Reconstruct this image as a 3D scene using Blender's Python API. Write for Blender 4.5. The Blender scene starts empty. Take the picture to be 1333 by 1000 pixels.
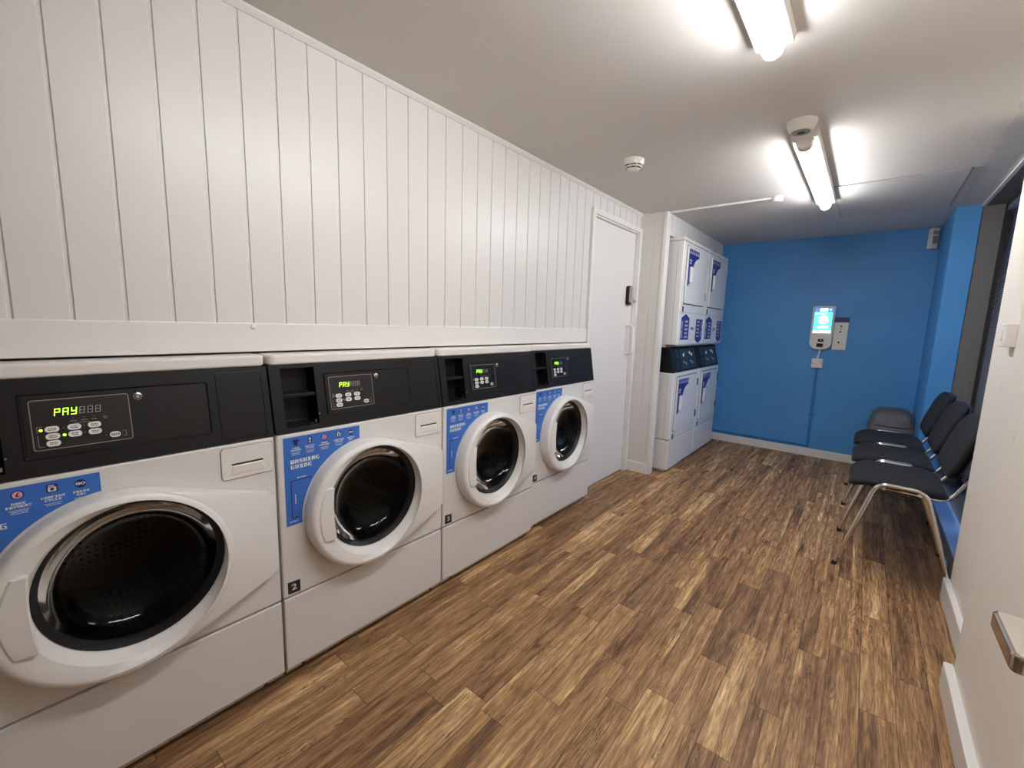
import bpy, bmesh, math, random
from mathutils import Vector, Matrix
random.seed(7)
SC = bpy.context.scene
COL = SC.collection
PI = math.pi
H = 2.12

# ------------------------------------------------------------------ materials
def srgb(r, g, b):
    f = lambda c: (c/255/12.92) if c/255 <= .04045 else ((c/255+.055)/1.055)**2.4
    return (f(r), f(g), f(b), 1)

def mat(name, col, rough=.5, metal=0, spec=.5, bump=0, bscale=200, vary=0, vscale=6, coat=0):
    m = bpy.data.materials.new(name); m.use_nodes = True
    nt = m.node_tree; b = nt.nodes['Principled BSDF']
    b.inputs['Base Color'].default_value = col
    b.inputs['Roughness'].default_value = rough
    b.inputs['Metallic'].default_value = metal
    b.inputs['Specular IOR Level'].default_value = spec
    if coat: b.inputs['Coat Weight'].default_value = coat; b.inputs['Coat Roughness'].default_value = .08
    tc = nt.nodes.new('ShaderNodeTexCoord')
    if vary:
        n = nt.nodes.new('ShaderNodeTexNoise'); n.inputs['Scale'].default_value = vscale; n.inputs['Detail'].default_value = 4
        r = nt.nodes.new('ShaderNodeValToRGB')
        r.color_ramp.elements[0].position = .3; r.color_ramp.elements[1].position = .7
        r.color_ramp.elements[0].color = tuple(c*(1-vary) for c in col[:3])+(1,)
        r.color_ramp.elements[1].color = tuple(min(1, c*(1+vary)) for c in col[:3])+(1,)
        nt.links.new(tc.outputs['Object'], n.inputs['Vector']); nt.links.new(n.outputs['Fac'], r.inputs[0])
        nt.links.new(r.outputs[0], b.inputs['Base Color'])
    if bump:
        n = nt.nodes.new('ShaderNodeTexNoise'); n.inputs['Scale'].default_value = bscale; n.inputs['Detail'].default_value = 3
        bp = nt.nodes.new('ShaderNodeBump'); bp.inputs['Strength'].default_value = bump; bp.inputs['Distance'].default_value = .002
        nt.links.new(tc.outputs['Object'], n.inputs['Vector']); nt.links.new(n.outputs['Fac'], bp.inputs['Height'])
        nt.links.new(bp.outputs[0], b.inputs['Normal'])
    return m

def emis(name, col, s):
    m = bpy.data.materials.new(name); m.use_nodes = True
    b = m.node_tree.nodes['Principled BSDF']
    b.inputs['Base Color'].default_value = (.02, .02, .02, 1)
    b.inputs['Emission Color'].default_value = col
    b.inputs['Emission Strength'].default_value = s
    return m

def glassy(name, tint, fres=1.45, rough=.02):
    m = bpy.data.materials.new(name); m.use_nodes = True
    nt = m.node_tree; nt.nodes.clear()
    o = nt.nodes.new('ShaderNodeOutputMaterial'); mx = nt.nodes.new('ShaderNodeMixShader')
    t = nt.nodes.new('ShaderNodeBsdfTransparent'); t.inputs[0].default_value = tint
    g = nt.nodes.new('ShaderNodeBsdfGlossy'); g.inputs['Roughness'].default_value = rough
    f = nt.nodes.new('ShaderNodeFresnel'); f.inputs[0].default_value = fres
    nt.links.new(f.outputs[0], mx.inputs[0]); nt.links.new(t.outputs[0], mx.inputs[1]); nt.links.new(g.outputs[0], mx.inputs[2])
    nt.links.new(mx.outputs[0], o.inputs[0])
    return m

def floor_mat():
    m = bpy.data.materials.new('wood_plank_floor'); m.use_nodes = True
    nt = m.node_tree; b = nt.nodes['Principled BSDF']; L = nt.links
    def N(t, **k):
        n = nt.nodes.new(t)
        for a, v in k.items(): setattr(n, a, v)
        return n
    def M(op, a, bb=None):
        n = N('ShaderNodeMath', operation=op)
        for i, x in enumerate((a, bb)):
            if x is None: continue
            if isinstance(x, (int, float)): n.inputs[i].default_value = x
            else: L.new(x, n.inputs[i])
        return n.outputs[0]
    def noise(vec, scale, detail=5, dist=0, rough=.55):
        n = N('ShaderNodeTexNoise'); n.inputs['Scale'].default_value = scale; n.inputs['Detail'].default_value = detail
        n.inputs['Distortion'].default_value = dist; n.inputs['Roughness'].default_value = rough
        L.new(vec, n.inputs['Vector']); return n.outputs['Fac']
    def comb(x, y, z=0):
        n = N('ShaderNodeCombineXYZ')
        for i, v in enumerate((x, y, z)):
            if isinstance(v, (int, float)): n.inputs[i].default_value = v
            else: L.new(v, n.inputs[i])
        return n.outputs[0]
    def white(v):
        n = N('ShaderNodeTexWhiteNoise', noise_dimensions='2D'); L.new(v, n.inputs['Vector']); return n.outputs['Value']
    def mixc(f, a, c, blend='MIX'):
        n = N('ShaderNodeMix', data_type='RGBA', blend_type=blend)
        for i, v in ((0, f), (6, a), (7, c)):
            if isinstance(v, (int, float)): n.inputs[i].default_value = v
            elif isinstance(v, tuple): n.inputs[i].default_value = v
            else: L.new(v, n.inputs[i])
        return n.outputs[2]
    tc = N('ShaderNodeTexCoord'); sp = N('ShaderNodeSeparateXYZ'); L.new(tc.outputs['Object'], sp.inputs[0])
    x, y = sp.outputs[0], sp.outputs[1]
    W, LN = .094, .62
    sx = M('DIVIDE', M('ADD', x, 3.008), W); i = M('FLOOR', sx); fx = M('FRACT', sx)
    r0 = white(comb(i, 3.3))
    sy = M('DIVIDE', M('ADD', y, M('MULTIPLY', r0, 9.1)), LN); j = M('FLOOR', sy); fy = M('FRACT', sy)
    r1 = white(comb(i, j)); 
    # half-width staves inside some planks
    half = M('MULTIPLY', M('GREATER_THAN', fx, .52), M('GREATER_THAN', white(comb(M('ADD', i, 51.0), j)), .55))
    r2 = white(comb(M('ADD', i, M('MULTIPLY', half, 17.3)), M('ADD', j, 7.7)))
    off = M('MULTIPLY', r2, 31.0)
    ramp = N('ShaderNodeValToRGB'); cr = ramp.color_ramp
    cr.elements[0].position = 0; cr.elements[0].color = srgb(98, 72, 51)
    cr.elements[1].position = 1; cr.elements[1].color = srgb(216, 186, 143)
    for p, c in ((.25, srgb(128, 97, 69)), (.45, srgb(150, 116, 82)), (.64, srgb(166, 131, 93)), (.82, srgb(190, 156, 113))):
        e = cr.elements.new(p); e.color = c
    # long cathedral figure: streaks of light and dark wood inside each plank
    v1 = comb(M('ADD', M('MULTIPLY', x, 15.0), off), M('ADD', M('MULTIPLY', y, 1.5), off))
    fig = noise(v1, 1.0, 6, 2.0, .6)
    v0 = comb(M('ADD', M('MULTIPLY', x, 34.0), off), M('ADD', M('MULTIPLY', y, 1.1), off))
    stk = noise(v0, 1.0, 3, .8, .5)
    def remap(v, a, c):
        n = N('ShaderNodeMapRange'); n.inputs[1].default_value = a; n.inputs[2].default_value = c; L.new(v, n.inputs[0]); return n.outputs[0]
    tt = M('ADD', M('ADD', M('MULTIPLY', r2, .34), M('MULTIPLY', remap(fig, .30, .70), .36)), M('MULTIPLY', remap(stk, .32, .68), .30))
    L.new(remap(tt, .14, .86), ramp.inputs[0])
    # dark drying splits
    ck = M('ABSOLUTE', M('SUBTRACT', noise(comb(M('ADD', M('MULTIPLY', x, 30.0), off), M('ADD', M('MULTIPLY', y, 2.4), off)), 1.0, 4, 1.6, .6), .5))
    cm = M('MULTIPLY', M('SUBTRACT', 1.0, remap(ck, .004, .022)), remap(noise(v1, .9, 2, 0, .5), .50, .60))
    col = mixc(M('MULTIPLY', cm, .7), ramp.outputs[0], srgb(70, 50, 36))
    # contour-line grain rings from the same field
    rings = M('FRACT', M('MULTIPLY', noise(v1, .8, 2, 1.0, .4), 9.0))
    rl = N('ShaderNodeValToRGB'); rl.color_ramp.elements[0].position = 0; rl.color_ramp.elements[1].position = .26
    rl.color_ramp.elements[0].color = (.48, .42, .38, 1); rl.color_ramp.elements[1].color = (1.05, 1.05, 1.05, 1)
    L.new(rings, rl.inputs[0])
    col = mixc(.45, col, rl.outputs[0], 'MULTIPLY')
    # fine fibre streaks
    v2 = comb(M('ADD', M('MULTIPLY', x, 210.0), off), M('MULTIPLY', y, 9.0))
    fib = noise(v2, 1.0, 4, .6, .65)
    fr2 = N('ShaderNodeValToRGB'); fr2.color_ramp.elements[0].position = .32; fr2.color_ramp.elements[1].position = .68
    fr2.color_ramp.elements[0].color = (.5, .46, .42, 1); fr2.color_ramp.elements[1].color = (1.45, 1.45, 1.42, 1)
    L.new(fib, fr2.inputs[0]); col = mixc(.8, col, fr2.outputs[0], 'MULTIPLY')
    # coarse cross-wavering grain and weathered mottling
    v3 = comb(M('ADD', M('MULTIPLY', x, 62.0), off), M('ADD', M('MULTIPLY', y, 6.5), off))
    gr3 = noise(v3, 1.0, 6, 1.6, .7)
    fr3 = N('ShaderNodeValToRGB'); fr3.color_ramp.elements[0].position = .34; fr3.color_ramp.elements[1].position = .66
    fr3.color_ramp.elements[0].color = (.52, .47, .43, 1); fr3.color_ramp.elements[1].color = (1.38, 1.38, 1.36, 1)
    L.new(gr3, fr3.inputs[0]); col = mixc(.7, col, fr3.outputs[0], 'MULTIPLY')
    # knots
    vk = N('ShaderNodeTexVoronoi'); vk.inputs['Scale'].default_value = 1.0
    L.new(comb(M('ADD', M('MULTIPLY', x, 5.2), off), M('MULTIPLY', y, 2.3)), vk.inputs['Vector'])
    kr = N('ShaderNodeValToRGB'); kr.color_ramp.elements[0].position = .03; kr.color_ramp.elements[1].position = .16
    kr.color_ramp.elements[0].color = (.28, .22, .18, 1); kr.color_ramp.elements[1].color = (1, 1, 1, 1)
    L.new(M('ADD', vk.outputs['Distance'], M('MULTIPLY', M('SUBTRACT', fig, .5), .25)), kr.inputs[0]); col = mixc(.8, col, kr.outputs[0], 'MULTIPLY')
    # seams
    ex = M('MINIMUM', fx, M('SUBTRACT', 1.0, fx)); ey = M('MULTIPLY', M('MINIMUM', fy, M('SUBTRACT', 1.0, fy)), LN/W)
    e = M('MINIMUM', ex, ey)
    sr = N('ShaderNodeMapRange'); sr.inputs[1].default_value = .006; sr.inputs[2].default_value = .022
    sr.inputs[3].default_value = .42; sr.inputs[4].default_value = 1.0
    L.new(e, sr.inputs[0])
    cc = N('ShaderNodeCombineColor')
    for q in range(3): L.new(sr.outputs[0], cc.inputs[q])
    col = mixc(1.0, col, cc.outputs[0], 'MULTIPLY')
    L.new(col, b.inputs['Base Color'])
    b.inputs['Roughness'].default_value = .5
    b.inputs['Specular IOR Level'].default_value = .32
    bp = N('ShaderNodeBump'); bp.inputs['Strength'].default_value = .35; bp.inputs['Distance'].default_value = .0015
    L.new(M('ADD', M('MULTIPLY', fib, .6), M('MULTIPLY', sr.outputs[0], .6)), bp.inputs['Height']); L.new(bp.outputs[0], b.inputs['Normal'])
    return m

def ceiling_mat():
    m = mat('ceiling_paint', srgb(214, 210, 205), .75, bump=.15, bscale=90)
    nt = m.node_tree; b = nt.nodes['Principled BSDF']; L = nt.links
    tc = nt.nodes.new('ShaderNodeTexCoord'); sp = nt.nodes.new('ShaderNodeSeparateXYZ'); L.new(tc.outputs['Object'], sp.inputs[0])
    n = nt.nodes.new('ShaderNodeTexNoise'); n.inputs['Scale'].default_value = 14; n.inputs['Detail'].default_value = 4
    L.new(tc.outputs['Object'], n.inputs['Vector'])
    a = nt.nodes.new('ShaderNodeMath'); a.operation = 'MULTIPLY_ADD'; a.inputs[1].default_value = .09; L.new(n.outputs['Fac'], a.inputs[0]); L.new(sp.outputs[0], a.inputs[2])
    g = nt.nodes.new('ShaderNodeMapRange'); g.inputs[1].default_value = 1.80; g.inputs[2].default_value = 1.806; L.new(a.outputs[0], g.inputs[0])
    mx = nt.nodes.new('ShaderNodeMix'); mx.data_type = 'RGBA'
    mx.inputs[6].default_value = srgb(214, 210, 205); mx.inputs[7].default_value = srgb(200, 198, 196)
    L.new(g.outputs[0], mx.inputs[0]); L.new(mx.outputs[2], b.inputs['Base Color'])
    return m

def scuffed_wall(name, col):
    m = mat(name, col, .55, bump=.08, bscale=60)
    nt = m.node_tree; b = nt.nodes['Principled BSDF']; L = nt.links
    tc = nt.nodes.new('ShaderNodeTexCoord'); mp = nt.nodes.new('ShaderNodeMapping'); mp.inputs['Scale'].default_value = (1, 11, 2.6)
    n = nt.nodes.new('ShaderNodeTexNoise'); n.inputs['Scale'].default_value = 1.6; n.inputs['Detail'].default_value = 5; n.inputs['Roughness'].default_value = .7
    L.new(tc.outputs['Object'], mp.inputs[0]); L.new(mp.outputs[0], n.inputs['Vector'])
    r = nt.nodes.new('ShaderNodeValToRGB'); r.color_ramp.elements[0].position = .66; r.color_ramp.elements[1].position = .76
    r.color_ramp.elements[0].color = col; r.color_ramp.elements[1].color = tuple(c*.62 for c in col[:3])+(1,)
    L.new(n.outputs['Fac'], r.inputs[0]); L.new(r.outputs[0], b.inputs['Base Color'])
    return m

def drum_mat():
    m = mat('drum_steel', (.30, .28, .26, 1), .32, 1)
    nt = m.node_tree; b = nt.nodes['Principled BSDF']; L = nt.links
    tc = nt.nodes.new('ShaderNodeTexCoord'); v = nt.nodes.new('ShaderNodeTexVoronoi'); v.inputs['Scale'].default_value = 55
    v.inputs['Randomness'].default_value = .15
    L.new(tc.outputs['Object'], v.inputs['Vector'])
    r = nt.nodes.new('ShaderNodeValToRGB'); r.color_ramp.elements[0].position = .22; r.color_ramp.elements[1].position = .28
    r.color_ramp.elements[0].color = (.02, .02, .02, 1); r.color_ramp.elements[1].color = (.26, .24, .22, 1)
    L.new(v.outputs['Distance'], r.inputs[0]); L.new(r.outputs[0], b.inputs['Base Color'])
    return m

M_FLOOR = floor_mat()
M_CEIL = ceiling_mat()
M_PANEL = mat('white_panelling_paint', srgb(212, 210, 207), .36, bump=.05, bscale=25)
M_TRIM = mat('white_gloss_trim', srgb(220, 218, 214), .32)
M_DOOR = mat('white_door_paint', srgb(216, 214, 210), .4)
M_NEARW = scuffed_wall('scuffed_white_wall', srgb(226, 219, 209))
M_BLUE = mat('blue_wall_paint', srgb(74, 146, 206), .5, bump=.08, bscale=70, vary=.05, vscale=3)
M_BLUEC = mat('blue_conduit_paint', srgb(40, 118, 186), .4)
M_SILL = mat('daylit_blue_sill', srgb(140, 176, 226), .35)  # wall blue lightened: daylight from the window is put into the sill colour
M_GREYF = mat('grey_brown_frame_paint', srgb(112, 108, 106), .55, bump=.3, bscale=300)
M_DARKF = mat('dark_window_frame', srgb(34, 34, 37), .5)
M_SLAT = mat('grey_blind_slat', srgb(104, 108, 114), .5)
M_ENAM = mat('white_enamel', srgb(212, 210, 208), .3, vary=.015, vscale=3)
M_LID = mat('white_lid_plastic', srgb(220, 217, 213), .35)
M_DOORP = mat('white_door_plastic', srgb(222, 220, 217), .33)
M_BLACK = mat('black_console_plastic', srgb(15, 14, 15), .5, spec=.3, bump=.1, bscale=900)
M_BLACK2 = mat('black_panel_plastic', srgb(11, 10, 11), .42, spec=.35)
M_OVER = mat('black_overlay', srgb(11, 11, 12), .3)
M_LINE = mat('white_print', srgb(215, 215, 212), .5)
M_GREYP = mat('grey_print', srgb(140, 138, 134), .5)
M_BTN = mat('button_white', srgb(225, 222, 216), .4)
M_DARKP = mat('dark_print', srgb(30, 30, 34), .5)
M_GAP = mat('shadow_gap', srgb(22, 20, 19), .8)
M_STK = mat('blue_sticker', srgb(52, 106, 190), .4)
M_NAVY = mat('navy_print', srgb(20, 28, 92), .4)
M_NAVY2 = mat('navy_sticker', srgb(30, 36, 128), .4)
M_PINK = mat('pink_print', srgb(226, 160, 176), .5)
M_LED = emis('green_led', (.30, 1, .02, 1), 1.7)
M_LEDOFF = mat('unlit_display', srgb(158, 148, 138), .5)
M_STEEL = mat('brushed_steel', (.55, .53, .5, 1), .3, 1)
M_CHROME = mat('chrome', (.78, .76, .72, 1), .14, 1)
M_NICKEL = mat('satin_nickel', (.50, .46, .41, 1), .12, 1)
M_RUB = mat('grey_rubber', srgb(34, 36, 38), .6)
M_DRUM = drum_mat()
M_BOWL = glassy('door_glass', (.34, .36, .36, 1), 1.24, .05)
M_FAB = mat('black_fabric', srgb(17, 18, 23), .85, bump=.35, bscale=700)
M_SHELL = mat('black_shell_plastic', srgb(20, 21, 25), .35)
M_BIN = mat('black_bin_plastic', srgb(24, 25, 27), .4)
M_BINL = mat('grey_bin_lid', srgb(86, 87, 92), .5, bump=.2, bscale=500)
M_DENAM = mat('dryer_enamel', srgb(222, 221, 220), .24)
M_WPL = mat('white_plastic', srgb(226, 222, 214), .4)
M_GRPL = mat('grey_plastic', srgb(150, 147, 142), .45)
M_TUBE = emis('lit_tube', (.985, .985, 1, 1), 17.5)
M_SCR = emis('screen_cyan', (.05, .62, .88, 1), 1.15)
M_SCRB = emis('screen_blue', (.03, .10, .62, 1), 1.1)
M_SCRW = emis('screen_white', (.85, .93, 1, 1), 1.2)
M_TEAL = mat('dark_teal_overlay', srgb(16, 34, 44), .3)
M_PANE = glassy('window_pane', (.8, .84, .86, 1), 1.5)

# ------------------------------------------------------------------ mesh builder
_txt = {}
def text_mesh(s, bold):
    k = (s, bold)
    if k not in _txt:
        c = bpy.data.curves.new('lettering', 'FONT'); c.body = s; c.size = 1; c.align_x = 'CENTER'; c.align_y = 'CENTER'
        c.offset = bold; c.resolution_u = 2
        o = bpy.data.objects.new('lettering_source', c); COL.objects.link(o)
        dg = bpy.context.evaluated_depsgraph_get()
        me = bpy.data.meshes.new_from_object(o.evaluated_get(dg))
        vs = [v.co.copy() for v in me.vertices]; fs = [tuple(p.vertices) for p in me.polygons]
        bpy.data.objects.remove(o); bpy.data.curves.remove(c); bpy.data.meshes.remove(me)
        _txt[k] = (vs, fs)
    return _txt[k]

def fillet(pts, r, n=6):
    pts = [Vector(p) for p in pts]; out = [pts[0]]
    for i in range(1, len(pts)-1):
        a, b, c = pts[i-1], pts[i], pts[i+1]
        u = (a-b); v = (c-b); rr = min(r, u.length*.48, v.length*.48)
        p0 = b+u.normalized()*rr; p1 = b+v.normalized()*rr
        for k in range(n+1):
            t = k/n; out.append(p0*(1-t)**2 + b*2*t*(1-t) + p1*t*t)
    out.append(pts[-1]); return out

def rrect(a0, a1, b0, b1, r, n=5):
    o = []
    for cx, cy, s in ((a1-r, b1-r, 0), (a0+r, b1-r, 1), (a0+r, b0+r, 2), (a1-r, b0+r, 3)):
        for k in range(n+1):
            t = PI/2*(s+k/n); o.append((cx+r*math.cos(t), cy+r*math.sin(t)))
    return o
def circ(cx, cy, r, n=24):
    return [(cx+r*math.cos(2*PI*k/n), cy+r*math.sin(2*PI*k/n)) for k in range(n)]

class MB:
    def __init__(s): s.v = []; s.f = []; s.mi = []; s.cur = 0
    def add(s, vs, fs):
        o = len(s.v); s.v += [tuple(v) for v in vs]
        for f in fs: s.f.append(tuple(i+o for i in f)); s.mi.append(s.cur)
        return s
    def box(s, x0, x1, y0, y1, z0, z1):
        return s.add([(x, y, z) for x in (x0, x1) for y in (y0, y1) for z in (z0, z1)],
                     [(0, 1, 3, 2), (4, 6, 7, 5), (0, 4, 5, 1), (2, 3, 7, 6), (0, 2, 6, 4), (1, 5, 7, 3)])
    def prism(s, poly, ax, a0, a1, fn=None):
        """poly in the other two axes (in x,y,z order, y-axis prisms use (x,z)); extruded from a0 to a1 along ax"""
        n = len(poly)
        def P(p, a):
            q = {'x': (a, p[0], p[1]), 'y': (p[0], a, p[1]), 'z': (p[0], p[1], a)}[ax]
            return fn(q) if fn else q
        vs = [P(p, a0) for p in poly]+[P(p, a1) for p in poly]
        fs = [tuple(range(n))[::-1], tuple(range(n, 2*n))]+[(i, (i+1) % n, n+(i+1) % n, n+i) for i in range(n)]
        return s.add(vs, fs)
    def loops(s, L, close=True, cap0=False, cap1=False):
        n = len(L[0]); vs = [p for l in L for p in l]; fs = []
        for k in range(len(L)-1):
            for i in range(n if close else n-1):
                j = (i+1) % n; fs.append((k*n+i, k*n+j, (k+1)*n+j, (k+1)*n+i))
        if cap0: fs.append(tuple(range(n))[::-1])
        if cap1: fs.append(tuple((len(L)-1)*n+i for i in range(n)))
        return s.add(vs, fs)
    def tube(s, pts, r, n=10, cap=True):
        pts = [Vector(p) for p in pts]; L = []; up = None
        for i, p in enumerate(pts):
            t = (pts[min(i+1, len(pts)-1)]-pts[max(i-1, 0)]).normalized()
            if up is None: up = t.orthogonal().normalized()
            up = (up-t*up.dot(t)).normalized(); w = t.cross(up)
            L.append([p+(up*math.cos(2*PI*k/n)+w*math.sin(2*PI*k/n))*r for k in range(n)])
        return s.loops(L, True, cap, cap)
    def lathe(s, prof, c, ax='x', n=48, cap=False):
        L = []
        for a, r in prof:
            l = []
            for k in range(n):
                t = 2*PI*k/n; u, w = r*math.cos(t), r*math.sin(t)
                l.append({'x': (a, c[0]+u, c[1]+w), 'y': (c[0]+u, a, c[1]+w), 'z': (c[0]+u, c[1]+w, a)}[ax])
            L.append(l)
        return s.loops(L, True, cap, cap)
    def text(s, body, fn, h, cx, cy, bold=.02, sx=1.0, rot=0, width=None):
        """fn(u,v) -> 3d; h = letter height"""
        vs, fs = text_mesh(body, bold)
        k = h/.72; ks = k*sx
        if width:
            w = max(v.x for v in vs)-min(v.x for v in vs); ks = width/w
        ca, sa = math.cos(rot), math.sin(rot)
        return s.add([fn(cx+(v.x*ks*ca-v.y*k*sa), cy+(v.x*ks*sa+v.y*k*ca)) for v in vs], fs)
    def build(s, name, m, parent=None, bevel=0, smooth=False, seg=2, ang=40):
        me = bpy.data.meshes.new(name); me.from_pydata(s.v, [], s.f); me.update()
        bm = bmesh.new(); bm.from_mesh(me); bmesh.ops.recalc_face_normals(bm, faces=bm.faces); bm.to_mesh(me); bm.free()
        for q in (m if isinstance(m, (list, tuple)) else [m]): me.materials.append(q)
        if len(set(s.mi)) > 1:
            for p, i in zip(me.polygons, s.mi): p.material_index = i
        o = bpy.data.objects.new(name, me); COL.objects.link(o)
        if parent: o.parent = parent
        if smooth:
            me.polygons.foreach_set('use_smooth', [True]*len(me.polygons))
            try: me.set_sharp_from_angle(angle=math.radians(ang))
            except Exception: pass
        if bevel:
            b = o.modifiers.new('soft_edges', 'BEVEL'); b.width = bevel; b.segments = seg; b.limit_method = 'ANGLE'; b.angle_limit = math.radians(40)
        return o

def tag(o, label=None, cat=None, group=None, kind=None):
    for k, v in (('label', label), ('category', cat), ('group', group), ('kind', kind)):
        if v: o[k] = v
    return o
def thing(name, loc, label, cat, group=None, rz=0):
    o = bpy.data.objects.new(name, None); COL.objects.link(o); o.location = loc; o.rotation_euler = (0, 0, rz)
    o.empty_display_size = .05
    return tag(o, label, cat, group)
def struct(o): o['kind'] = 'structure'; return o
def B(name, m, parent, *a, bevel=0):
    return MB().box(*a).build(name, m, parent, bevel)
def copy_tree(o, parent=None):
    c = o.copy(); COL.objects.link(c)
    if parent: c.parent = parent
    for ch in list(o.children): copy_tree(ch, c)
    return c

# ------------------------------------------------------------------ camera
def make_camera():
    f, yaw, pitch, roll = 562.8172, .6828, .1395, .0291
    fw = Vector((-math.sin(yaw)*math.cos(pitch), math.cos(yaw)*math.cos(pitch), -math.sin(pitch)))
    r0 = fw.cross(Vector((0, 0, 1))).normalized(); u0 = r0.cross(fw)
    r = r0*math.cos(roll)+u0*math.sin(roll); u = u0*math.cos(roll)-r0*math.sin(roll)
    cam = bpy.data.cameras.new('camera'); o = bpy.data.objects.new('camera', cam); COL.objects.link(o)
    o.matrix_world = Matrix(((r.x, u.x, -fw.x, 1.3926), (r.y, u.y, -fw.y, -.5538), (r.z, u.z, -fw.z, 1.2247), (0, 0, 0, 1)))
    cam.sensor_fit = 'HORIZONTAL'; cam.sensor_width = 36; cam.lens = f/1333*36; cam.clip_start = .02
    SC.camera = o
make_camera()

# ------------------------------------------------------------------ room shell
XW, XS, YB, YN = -.119, .085, 4.578, -1.75      # left wall, wall beside the dryers, back wall, near wall
struct(MB().box(-.85, 2.2, YN-.1, YB+.1, -.08, 0).build('floor', M_FLOOR))
struct(MB().box(-.85, 2.2, YN-.1, YB+.1, H, H+.08).build('ceiling', M_CEIL))
struct(MB().box(-.85, 2.2, YB, YB+.1, 0, H).build('wall_back', M_BLUE))
struct(MB().box(-.85, 2.2, YN-.1, YN, 0, H).build('wall_near', M_NEARW))

def board_profile(a0, a1, edges, depth=.0034):
    """(a, out) outline of tongue-and-groove boards between a0 and a1 with bead + groove at each edge"""
    o = [(a0, 0)]
    for e in edges:
        if a0+.012 < e < a1-.012: o += [(e-.0085, 0), (e-.0065, -depth*.55), (e-.0022, -depth*.6), (e-.0012, -depth*1.25), (e+.0012, -depth*1.25), (e+.0024, 0)]
    o.append((a1, 0)); return o
EDG = [-.505+.1005*k for k in range(-13, 36)]
w = MB()
for y0, y1, z0 in ((YN, 2.089, 1.15), (2.089, 2.8945, 2.0)):
    p = [(XW+d, y) for y, d in board_profile(y0, y1, EDG)]
    poly = p+[(XW-.04, y1), (XW-.04, y0)]
    w.prism(poly, 'z', z0, H)
w.box(XW-.04, XW-.006, YN, 2.085, 1.118, 1.15)
w.box(XW-.04, XW-.008, 2.868, 2.9, 0, 2.0)               # behind right casing
w.box(-.80, -.76, YN, 2.085, 0, 1.25)                    # back of the washer recess
w.box(-.76, XW-.006, 2.080, 2.087, 0, 1.25)              # end of the recess
w.box(-.76, XW-.04, YN, 2.080, 1.125, 1.15)              # soffit of the recess
struct(w.build('wall_left', M_PANEL))
t = MB().box(XW-.02, XW+.012, YN, 2.084, 1.112, 1.202); tr = struct(t.build('trim_1', M_TRIM, None, .003))
c = MB().lathe([(XW+.011, .008), (XW+.015, .0075), (XW+.017, .004)], (-.008, 1.190), 'x', 14, True).build('screw_cap', M_TRIM, tr, smooth=True)
struct(MB().prism([(XW-.004, H), (XW+.016, H), (XW+.016, H-.006), (XW+.004, H-.02), (XW-.004, H-.02)], 'y', YN, 2.9).build('trim_2', M_TRIM))
# return wall and the wall beside the dryers
w = MB()
p = [(x, 2.893+d*-1) for x, d in board_profile(XW-.04, .066, [-.012, .062])]
w.prism(p+[(.066, 2.95), (XW-.04, 2.95)], 'z', 0, H)
ed = [2.95+.1005*k+.07 for k in range(17)]
p = [(XS+d, y) for y, d in board_profile(2.94, YB, ed)]
w.prism(p+[(XS-.03, YB), (XS-.03, 2.94)], 'z', 1.955, H)
w.box(XS-.03, XS-.002, 4.412, YB, 0, 1.955)
w.box(-.76, -.72, 2.95, YB, 0, H)
w.box(-.72, XS-.03, 2.935, 2.95, 0, H)
w.box(-.72, XS-.03, 2.95, YB, 1.985, 2.01)
struct(w.build('wall_return', M_PANEL))
struct(MB().box(.066, XS+.012, 2.886, 2.962, 0, H-.002).build('trim_3', M_TRIM, None, .004))
struct(MB().box(XW-.005, .075, 2.876, 2.894, 0, .088).build('baseboard_left', M_TRIM, None, .003))
struct(MB().box(XS, 1.77, YB-.016, YB, 0, .078).build('baseboard_back', M_TRIM, None, .003))
# right wall: blue return beside the window, white pier, thicker white pier
w = MB().box(1.77, 1.90, 3.86, YB, 0, H).box(1.90, 2.2, 3.885, YB, 0, H)
struct(w.build('wall_right', M_BLUE))
struct(MB().box(1.84, 1.905, 2.207, 3.86, 0, .15).build('trim_4', M_GREYF))
struct(MB().box(1.832, 1.915, 2.207, 3.86, .15, .165).build('trim_5', M_SILL, None, .003))
struct(MB().box(1.813, 2.2, 1.46, 2.207, 0, H).build('wall_pier', M_NEARW, None, .003))
struct(MB().box(1.745, 2.2, YN, 1.462, 0, H).build('wall_right_front', M_NEARW, None, .004))
struct(MB().box(1.79, 1.814, 1.46, 2.222, 0, .1).build('baseboard_right', M_TRIM, None, .004))
struct(MB().box(1.720, 1.746, .3, 1.478, 0, .1).build('baseboard_right_front', M_TRIM, None, .004))
struct(MB().box(1.895, 1.915, 2.207, 3.87, H-.012, H).build('trim_6', M_TRIM, None, .002))
# window
w = MB().box(1.902, 2.016, 3.868, 3.886, .10, H).box(1.905, 2.016, 2.207, 3.87, H-.008, H)
w.box(1.905, 2.016, 2.207, 3.87, .10, .15)
wf = struct(w.build('window_1', M_GREYF))
f = MB().box(2.045, 2.085, 3.80, 3.886, .1, H).box(2.045, 2.085, 2.2, 2.27, .1, H).box(2.045, 2.085, 2.2, 3.886, .1, .2).box(2.045, 2.085, 2.2, 3.886, H-.06, H)
f.box(2.008, 2.05, 3.846, 3.8685, .15, H-.01)
f.build('window_frame', M_DARKF, wf)
MB().box(2.06, 2.066, 2.25, 3.82, .18, H-.05).build('window_pane', M_PANE, wf)
bl = MB()
for k in range(136):
    z = .2+.0136*k
    bl.prism([(2.024, z+.001), (2.0247, z+.0001), (2.0327, z+.0107), (2.032, z+.0116)], 'y', 2.24, 3.845)
bl.box(2.016, 2.042, 2.23, 3.845, 2.062, 2.095)
blo = bl.build('window_blind', M_SLAT)
tag(blo, 'grey slatted blind closed over the window behind the row of chairs', 'blind')

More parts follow.
